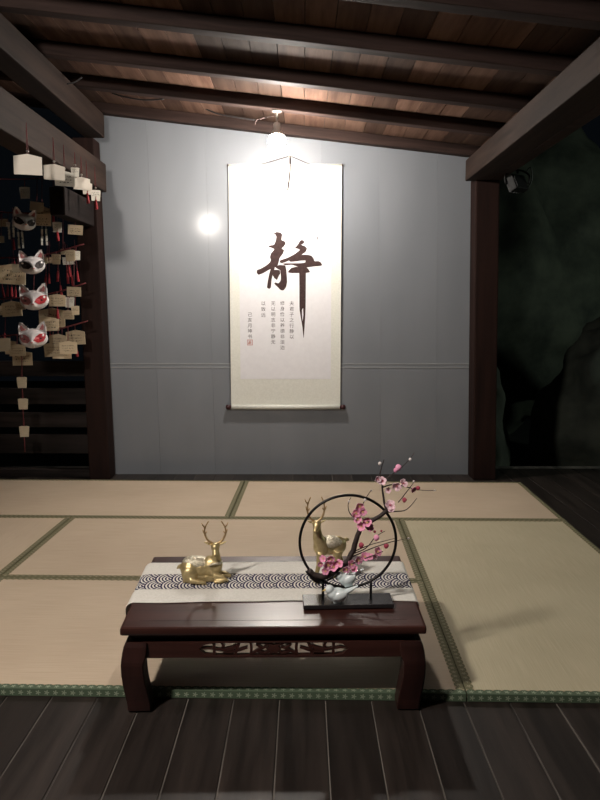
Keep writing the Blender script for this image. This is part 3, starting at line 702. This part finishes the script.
obj('leisure_seal', seal(317.5, 238.5, 2.6, 5.6, [(-.6, .6, .3, .5), (-.6, .6, -.2, 0), (-.2, .2, -.7, .6)]), 'ink_small', scr)

# ------------------------------------------------------------------ bare bulb by the scroll, with its cable
BP = at(277, 141, 4.51)
lb = tag(empty('bulb_lamp', BP), 'glowing bare globe bulb hanging above the scroll', 'lamp')
zr = ZU0 - .1125*BP.x + .0
bm = B(); lathe(bm, [(.05*math.cos(R(t)), .05*math.sin(R(t))) for t in range(-90, 37, 7)], 28); obj('bulb', bm, 'bulb_glow', lb, True)
hb = ZU0 - .1125*BP.x - BP.z
bm = B(); lathe(bm, [(.0405, .029), (.036, .042), (.027, .060), (.019, .066), (.021, .095), (.018, .103), (.006, .106)], 24); obj('socket', bm, 'socket_plastic', lb, True)
bm = B(); lathe(bm, [(.006, .104), (.006, hb-.012), (.026, hb-.010), (.030, hb-.001)], 16); obj('mount', bm, 'socket_plastic', lb, True)
bm = B(); tube(bm, smooth_path([at(277, 115.5, 4.56), at(268, 117, 4.58), at(257, 120, 4.60), at(255, 124, 4.60)], 4), .003, 6); tag(obj('loose_wire', bm, 'cord_brown', None), 'short loose wire beside the bulb socket', 'wire')
def cable(px_pts, Y, label, r=.005):
    bm = B(); tube(bm, smooth_path([at(a, b, Y + dy) for a, b, dy in px_pts], 5), r, 6); return tag(obj('cable', bm, 'cable_black', None, True), label, 'cable')
cable([(255, 120, 0), (235, 117, 0), (215, 113, .0), (198, 104.5, 0)], 4.95, 'black cable slung under the boards beside the bulb')
cable([(164, 99, 0), (145, 100, 0), (125, 97, 0), (112, 93, 0)], 4.82, 'black cable slung under the boards near the plaque eave')
cable([(82, 77, 0), (75, 82, .0), (67, 84, 0)], 4.2, 'short dark wire end hanging by the plaque eave', .004)

# ------------------------------------------------------------------ flood lamp on the garden side
fl = empty('flood_lamp', at(517, 184, 4.75)); tag(fl, 'black flood lamp clamped under the garden eave beam', 'lamp')
Mf = Matrix.Rotation(R(35), 4, 'Z') @ Matrix.Rotation(R(-25), 4, 'X')
bm = B(); box(bm, -.06, .06, -.03, .02, -.05, .05, bev=.008, M=Mf); hb_ = obj('housing', bm, 'lamp_black', fl)
bm = B(); box(bm, -.05, .05, -.034, -.029, -.04, .04, M=Mf); obj('lens', bm, 'lamp_glass', hb_)
bm = B()
for k in range(5): box(bm, -.05+.022*k, -.044+.022*k, .02, .038, -.04, .04, M=Mf)
obj('cooling_fin', bm, 'lamp_black', hb_)
zc_ = 2.0 - fl.location.z
bm = B(); tube(bm, smooth_path([(-.07, 0, 0), (-.075, 0, .05), (-.03, 0, .08), (.03, 0, .08), (.075, 0, .05), (.07, 0, 0)], 3), .006, 6); tube(bm, [(0, 0, .08), (0, 0, zc_)], .008, 8); obj('bracket', bm, 'lamp_black', fl, True)
bm = B(); tube(bm, smooth_path([(.0, .03, -.01), (.06, .04, -.04), (.10, .03, .03), (.08, .0, .10), (.05, 0, zc_)], 5), .004, 6); obj('power_cord', bm, 'cable_black', fl, True)

# ------------------------------------------------------------------ wooden wish plaques (ema)
EM = {}
def ema_mesh(kind, matn, hs):
    key = (kind, matn)
    if key in EM: return EM[key]
    bm = B()
    if kind == 'house': prism(bm, [(-.5, -.76), (.5, -.76), (.5, -.10), (0, 0), (-.5, -.10)], -.03, .03)
    elif kind == 'tall': prism(bm, [(-.42, -1.1), (.42, -1.1), (.5, -.05), (.3, 0), (-.3, 0), (-.5, -.05)], -.03, .03)
    else: prism(bm, [(-.5, -.66), (.5, -.66), (.5, 0), (-.5, 0)], -.03, .03)
    s = .135
    bmesh.ops.scale(bm, vec=(s, s, s), verts=bm.verts)
    me = bpy.data.meshes.new('plaque'); bmesh.ops.recalc_face_normals(bm, faces=bm.faces); bm.to_mesh(me); bm.free(); me.materials.append(MATS[matn])
    EM[key] = me; return me
def simple(name, build, matn):
    bm = B(); build(bm); me = bpy.data.meshes.new(name); bm.to_mesh(me); bm.free(); me.materials.append(MATS[matn]); return me
CORD = simple('cord', lambda bm: (tube(bm, [(-.004, -.001, -.012), (-.002, 0, .5), (0, 0, 1)], .0016, 5), tube(bm, [(.004, -.001, -.012), (.002, 0, .5), (0, 0, 1)], .0016, 5)), 'red_cord')
KNOT = simple('bead', lambda bm: ball(bm, (0, 0, 0), .007, u=8, v=6), 'nail_metal')
def tas(bm):
    tube(bm, [(0, 0, .0), (0, 0, -.02)], .0015, 5); ball(bm, (0, 0, -.024), .006, u=8, v=6); tube(bm, [(0, 0, -.026), (0, 0, -.04), (.002, 0, -.078)], [.005, .008, .0095], 8)
TAS = simple('tassel', tas, 'red_tassel')
def add(me, name, parent, loc=(0, 0, 0), scale=(1, 1, 1), rot=(0, 0, 0)):
    o = bpy.data.objects.new(name, me); COL.objects.link(o); o.parent = parent; o.location = loc; o.scale = scale; o.rotation_euler = rot; return o
ER = random.Random(3)
RP = {0: [(-60, 176), (0, 179), (40, 178), (86, 172)], 1: [(-60, 205), (0, 212), (40, 212), (84, 200)], 2: [(-60, 262), (0, 258), (40, 256), (84, 244)], 3: [(-60, 300), (0, 299), (49, 294), (86, 283)], 4: [(-60, 338), (0, 336), (49, 331), (88, 321)]}
def rope_point(px, py):
    best = None
    for pts in RP.values():
        for (xa, ya_), (xb, yb2) in zip(pts, pts[1:]):
            if xa <= px <= xb:
                y = ya_ + (yb2-ya_)*(px-xa)/(xb-xa)
                if y < py-1 and (best is None or y > best): best = y
    return at(px, best if best is not None else py-10, YR)
YR = 4.735
def cord_to(t, start, world_end):
    M = Matrix.Translation(t.location) @ t.rotation_euler.to_matrix().to_4x4(); e = M.inverted() @ world_end
    bm = B(); tube(bm, [start, e], .0022, 5); return obj('cord', bm, 'red_cord', t)
def ema(px, py, Y, wpx, label, group, kind='house', matn='ema_ink', cord=.05, yaw=None, roll=None, tassel=False, bead=False):
    """px,py = top centre of the plaque"""
    pos = at(px, py, Y)
    t = tag(empty('wish_plaque', pos, (ER.uniform(-.05, .05), ER.uniform(-.07, .07) if roll is None else roll, ER.uniform(-.12, .22) if yaw is None else yaw)), label, 'plaque', group)
    k = (wpx*Y/F)/.135
    add(ema_mesh(kind, matn, k), 'plaque', t, scale=(k, k, k))
    c = add(CORD, 'cord', t, scale=(1, 1, cord)) if bead or px < 0 or 'tag' in label else cord_to(t, (0, 0, -.008), rope_point(px, py))
    if bead: add(KNOT, 'bead', c, loc=(0, 0, .012/cord), scale=(1, 1, 1/cord))
    if tassel: add(TAS, 'tassel', t, loc=(0, -.002, -.76*.135*k if kind == 'house' else -.66*.135*k))
    return t
# row under the plaque beam
G1 = 'plaques hung along the beam'
for a in ((27.5, 154, 3.62, 26, 'large blank pale plaque hanging alone at the free end of the beam row', 'house', 'ema_pale', .05, .30),
          (54, 164, 3.98, 20, 'blank cream plaque second along the beam row', 'house', 'ema_pale', .05, .5),
          (64.5, 171, 4.10, 19, 'cream plaque with written lines below its neighbour in the beam row', 'house', 'ema_white', .08, .5),
          (75, 167.5, 4.25, 8, 'narrow written plaque between wider ones on the beam row', 'tall', 'ema_white', .04, .4),
          (81.5, 177, 4.35, 16, 'blank cream plaque in the middle of the beam row cluster', 'house', 'ema_pale', .07, .5),
          (87, 183, 4.45, 10, 'small upright cream plaque with red tassel on the beam row', 'tall', 'ema_pale', .07, .5),
          (95.5, 190, 4.62, 9.5, 'small grey-white plaque with red tassel nearest the post on the beam row', 'tall', 'ema_white', .05, .35)):
    px, py, Y, wp, lab, kd, mn, cd_, yw = a
    d_ = ray(px, py); Y = -1.262*d_.y/d_.x
    # cords nailed to the inner face of the beam
    ema(px, py, Y, wp, lab, G1, kd, mn, max(.03, min(.14, 2.02-at(px, py, Y).z)), yw, 0.0, tassel='tassel' in lab, bead=True)
# red ropes strung from the post
ROPE = []
def rope(pts, Y, label, r=.005):
    bm = B(); tube(bm, smooth_path([at(a, b, Y) for a, b in pts], 5), r, 6); tag(obj('rope', bm, 'red_cord', None, True), label, 'rope', 'red ropes holding the plaques')
YR = 4.735
rope([(-60, 176), (0, 179), (40, 178), (86, 172)], YR, 'thin red rope above the topmost fox mask', .003)
rope([(-60, 205), (0, 212), (40, 212), (84, 200)], YR, 'uppermost red rope strung behind the plaques')
rope([(-60, 262), (0, 258), (40, 256), (84, 244)], YR, 'second red rope strung behind the plaques')
rope([(-60, 300), (0, 299), (49, 294), (86, 283)], YR, 'third red rope strung behind the plaques')
rope([(-60, 338), (0, 336), (49, 331), (88, 321)], YR, 'lowest red rope strung behind the plaques')
GA, GB, GC, GD = ('plaques on the uppermost rope', 'plaques on the second rope', 'plaques on the third rope', 'plaques on the lowest rope')
LA, LB = 'wooden wish plaque with handwriting on the uppermost rope', 'wooden wish plaque with handwriting on the second rope'
LC, LD = 'wooden wish plaque with handwriting on the third rope', 'wooden wish plaque with handwriting on the lowest rope'
i = 0
for (px, py, wp, kd, mn, lab, g) in (
    (24.5, 187, 10, 'tall', 'ema_white', 'grey upright plaque above the topmost fox mask', GA), (37, 202, 13, 'flat', 'ema_plain', 'bright tilted plaque beside the topmost fox mask', GA), (42, 206, 18, 'house', 'ema_ink', 'brown written plaque just below the bright tilted plaque', GA), (42, 214, 17, 'flat', 'ema_ink', 'low brown plaque beneath the brown one beside the topmost fox mask', GA),
    (53, 206, 7, 'tall', 'ema_plain', 'narrow tan plaque with red tassel on the uppermost rope', GA), (57, 222, 9, 'tall', 'ema_white', 'grey upright plaque next to the narrow tan tasselled plaque', GA), (67, 216, 3.5, 'tall', 'ema_plain', 'plaque seen edge on under the uppermost rope', GA), (75.5, 225, 14, 'flat', 'ema_ink', 'squarish brown plaque hanging just beside the post', GA),
    (2, 219, 11, 'flat', 'ema_ink', 'brown plaque farthest from the post on the uppermost rope', GA), (1, 236, 6, 'tall', 'ema_plain', 'pale narrow plaque below the brown one farthest from the post', GA), (8, 222, 4, 'tall', 'ema_white', 'thin grey-white plaque between topmost fox mask and farthest brown plaque', GA),
    (12, 264, 26, 'house', 'ema_ink', 'largest written plaque on the second rope, farthest from the post', GB), (18, 264, 12, 'flat', 'ema_plain', 'pale blank plaque overlapping the largest plaque on the second rope', GB), (48.5, 257, 9, 'flat', 'ema_ink', 'small brown plaque right beside the dark-eyed fox mask', GB), (56, 254, 9, 'tall', 'ema_ink', 'upright brown plaque one further from the dark-eyed fox mask', GB), (63, 249, 5, 'tall', 'ema_plain', 'narrow pale plaque in the middle of the second rope', GB), (70, 250, 10, 'tall', 'ema_ink', 'brown upright plaque behind the grey-white pair on the second rope', GB), (68, 257, 11, 'flat', 'ema_white', 'grey-white flat plaque overlapping a brown one on the second rope', GB), (76, 251, 8, 'tall', 'ema_white', 'grey-white upright plaque nearest the post on the second rope', GB), (45, 258, 5, 'tall', 'ema_plain', 'pale sliver of a plaque touching the dark-eyed fox mask', GB),
    (11, 301, 20, 'house', 'ema_ink', 'written house-shaped plaque farthest from the post on the third rope', GC), (20, 303, 10, 'flat', 'ema_ink', 'small plaque between upper red-eyed fox mask and the farthest plaque', GC), (4, 306, 14, 'flat', 'ema_ink', 'low plaque under the farthest written plaque of the third rope', GC), (57, 294, 16, 'house', 'ema_ink', 'house-shaped plaque beside the upper red-eyed fox mask', GC), (69.5, 297, 9.5, 'tall', 'ema_white', 'pale upright plaque with dense writing on the third rope', GC), (74, 287, 14, 'flat', 'ema_ink', 'small brown plaque nearest the post on the third rope', GC), (51.5, 308, 25, 'house', 'ema_ink', 'broadest written plaque of the cluster between both red-eyed masks and post', GC), (68, 310, 12, 'house', 'ema_ink', 'written plaque just below the pale densely written one', GC), (75, 306, 8, 'tall', 'ema_ink', 'narrow plaque on the post side of the third rope cluster', GC), (49, 317, 18, 'house', 'ema_ink', 'lowest plaque in the third rope cluster', GC),
    (4, 338, 12, 'tall', 'ema_plain', 'pale upright plaque farthest from the post on the lowest rope', GD), (10, 341, 12, 'tall', 'ema_ink', 'written upright plaque next to the farthest one on the lowest rope', GD), (17, 344, 16, 'house', 'ema_ink', 'written plaque partly behind the one on the long cord', GD), (22, 351, 19, 'house', 'ema_ink', 'written plaque on the cord below the lowest fox mask', GD), (58, 334, 17, 'house', 'ema_ink', 'house-shaped plaque at the back of the lowest rope cluster', GD), (75, 330, 19, 'house', 'ema_ink', 'written plaque nearest the post on the lowest rope', GD), (53, 342, 19, 'house', 'ema_ink', 'written plaque of the lowest cluster closest to the lowest fox mask', GD), (68, 341, 17, 'house', 'ema_ink', 'written plaque of the lowest cluster just under the one nearest the post', GD), (62, 345, 18, 'house', 'ema_ink', 'written plaque hanging lowest at the front of the lowest rope cluster', GD)):
    i += 1
    Y = 4.80 - .022*((i*4) % 9) - .01
    ema(px, py, Y, wp, lab, g, kd, mn, .035 + .03*ER.random(), roll=(.12 if 'tilted' in lab else None), tassel=('tassel' in lab or i % 6 == 0))
for k, (py, hh) in enumerate(((377, 0), (398.5, 0), (426, 0))):
    ema(22.5 + 1.2*k - .8, py, 4.70, 10, ('small pale tag topmost on the long cord in front of the slat fence', 'small pale tag in the middle of the long cord in front of the slat fence', 'small pale tag lowest on the long cord in front of the slat fence')[k], 'tags on the long hanging cord', 'tall', 'ema_plain', .05, .1, 0.0)
rope([(21, 336), (22, 370), (22.5, 400), (25, 452)], 4.712, 'long red cord hanging down with three small tags', .003)
# loose red tassels among the plaques
for k, (px, py) in enumerate(((13.5, 236), (14, 258), (8, 283), (16, 284), (2, 284), (22, 286), (46, 272), (49, 270), (58, 268), (67, 270), (71, 272), (77, 268), (5, 330), (60, 282))):
    p = at(px, py, 4.77 - .01*(k % 4)); o = bpy.data.objects.new('red_tassel', TAS); COL.objects.link(o); o.location = p; o.rotation_euler = (0, ER.uniform(-.15, .15), 0); o.scale = (.85, .85, 1.1)
    add(CORD, 'cord', o, scale=(.7, .7, .16))
    tag(o, 'loose red tassel hanging among the wish plaques', 'tassel', 'red tassels among the plaques')
# glass-like white paper strips / chimes
for k, (px, py) in enumerate(((8.5, 223), (13, 221), (18, 232), (22, 232), (42, 229), (46, 229))):
    bm = B(); p = at(px, py, 4.74); box(bm, -.006, .006, -.001, .001, -.10, 0); tube(bm, [(0, 0, 0), (0, 0, .05)], .001, 5)
    o = obj('paper_streamer', bm, 'ema_white', None, loc=p, rot=(0, ER.uniform(-.2, .2)*(1 if k in (2, 3) else .2), .3)); tag(o, 'narrow white streamer hanging by the upper fox masks', 'streamer', 'white streamers by the masks')

# ------------------------------------------------------------------ fox masks
def fox(px, py, Y, wpx, rz, ry, label, red):
    t = tag(empty('fox_mask', at(px, py, Y), (0, ry, rz)), label, 'mask', 'white fox masks among the plaques')
    k = wpx*Y/F
    bm = B()                                          # shell: rounded face with cheeks, thin muzzle, hollow back
    n, mrows = 24, 10
    def P(a, t_):
        rx = .50*(1-.10*max(0, -math.sin(a))); rz_ = .40*(1.0 if math.sin(a) > 0 else .78 + .0)
        x = rx*t_*math.cos(a); z = rz_*t_*math.sin(a) - .05
        y = -.26*math.sqrt(max(0, 1-t_*t_)) - .20*math.exp(-((x/.10)**2 + ((z+.16)/.15)**2))
        for s in (-1, 1): y += .06*math.exp(-(((x-s*.25)/.12)**2 + ((z-.01)/.09)**2))
        return Vector((x, y, z))*k
    rings = [[bm.verts.new(P(2*PI*j/n, i/mrows)) for j in range(n)] for i in range(1, mrows+1)]
    c = bm.verts.new(P(0, 0))
    for j in range(n): bm.faces.new((c, rings[0][j], rings[0][(j+1) % n]))
    for r0, r1 in zip(rings, rings[1:]):
        for j in range(n): bm.faces.new((r0[j], r1[j], r1[(j+1) % n], r0[(j+1) % n]))
    o = obj('face', bm, 'mask_white', t, True); md = o.modifiers.new('t', 'SOLIDIFY'); md.thickness = .004; md.offset = -1
    for s in (-1, 1):
        bm = B(); prism(bm, [(s*.08*k, .22*k), (s*.46*k, .14*k), (s*.47*k, .36*k), (s*.41*k, .56*k), (s*.33*k, .55*k), (s*.20*k, .42*k)], -.10*k, -.02*k)
        bmesh.ops.bevel(bm, geom=bm.edges[:], offset=.015*k, segments=2, affect='EDGES'); e = obj('ear', bm, 'mask_white', t, True)
        bm = B(); prism(bm, [(s*.24*k, .30*k), (s*.38*k, .26*k), (s*.41*k, .38*k), (s*.37*k, .48*k)], -.112*k, -.098*k); obj('inner_ear', bm, 'mask_pink', e)
        bm = B()                                      # almond eye patch lying on the face
        pts = [(s*.05, -.08), (s*.12, .05), (s*.26, .14), (s*.44, .15), (s*.44, .0), (s*.36, -.13), (s*.18, -.17)]
        def yface(x, z):
            t_ = min(.97, math.hypot(x/.5, (z+.05)/(.40 if z > -.05 else .31)))
            y = -.26*math.sqrt(1-t_*t_) - .20*math.exp(-((x/.10)**2 + ((z+.16)/.15)**2))
            for q in (-1, 1): y += .06*math.exp(-(((x-q*.25)/.12)**2 + ((z-.01)/.09)**2))
            return y
        cx = sum(p[0] for p in pts)/7; cz = sum(p[1] for p in pts)/7
        cv = bm.verts.new((cx*k, (yface(cx, cz)-.030)*k, cz*k)); vs = [bm.verts.new((x*k, (yface(x, z)-.022)*k, z*k)) for x, z in pts]
        for j in range(7): bm.faces.new((cv, vs[j], vs[(j+1) % 7]))
        ep = obj('eye_patch', bm, ('mask_red' if (s > 0 and red) else 'mask_pink') if red else 'mask_dark', t)
        bm = B(); ball(bm, (s*.25*k, (yface(s*.25, -.02)-.03)*k, -.02*k), .05*k, 1.5, .3, .5, u=8, v=6); obj('eye', bm, 'mask_dark', ep)
    bm = B(); ball(bm, (0, (yface(0, -.16)-.01)*k, -.15*k), .035*k, 1.3, .6, .8, u=8, v=6); obj('nose', bm, 'mask_pink', t)
    cord_to(t, (0, -.02*k, .25*k), rope_point(px, py-4))
fox(24, 222, 4.51, 23, .55, .12, 'plain grey-white fox mask turned aside, topmost of the masks', False)
fox(32, 265, 4.51, 25, .45, -.08, 'white fox mask with dark eyes, second from the top', False)
fox(34.5, 300, 4.51, 28, .18, -.06, 'white fox mask with red eye patch, second from the bottom', True)
fox(33.5, 338, 4.51, 28, .18, -.05, 'white fox mask with red eye patch, lowest of the masks', True)

# ------------------------------------------------------------------ dark garden outside
bm = B(); box(bm, -14, 16, -6, 18, -.75, -.55); tag(obj('ground', bm, 'soil'), 'dark ground around the pavilion', kind='structure')
def boulder(c, s, seed, label):
    bm = B(); bmesh.ops.create_icosphere(bm, subdivisions=5, radius=1)
    for v in bm.verts:
        p = v.co.copy(); d = 1 + .32*noise.noise(p*1.1+Vector((seed, 0, 0))) + .14*noise.noise(p*2.7+Vector((0, seed, 0))) - .10*abs(noise.noise(p*2.0+Vector((seed, seed, 0)))) + .04*noise.noise(p*7)
        v.co = Vector((p.x*s[0], p.y*s[1], p.z*s[2]))*d
    tag(obj('boulder', bm, 'rock', None, True, loc=c), label, 'rock', 'mossy rocks in the dark garden')
boulder((3.25, 7.0, .22), (1.05, .75, 1.0), 2.0, 'large mossy boulder close behind the deck, rounded, in the dark garden')
boulder((1.5, 6.8, -.1), (.42, .5, .75), 5.0, 'low dark boulder right behind the garden post')
boulder((5.6, 8.6, .9), (1.1, .9, 1.9), 8.0, 'tall dark rock mass beyond the large mossy boulder')
boulder((2.7, 9.6, 1.5), (1.5, .9, 2.0), 11.0, 'high dark rock face rising behind the large mossy boulder')
bpy.context.view_layer.update()
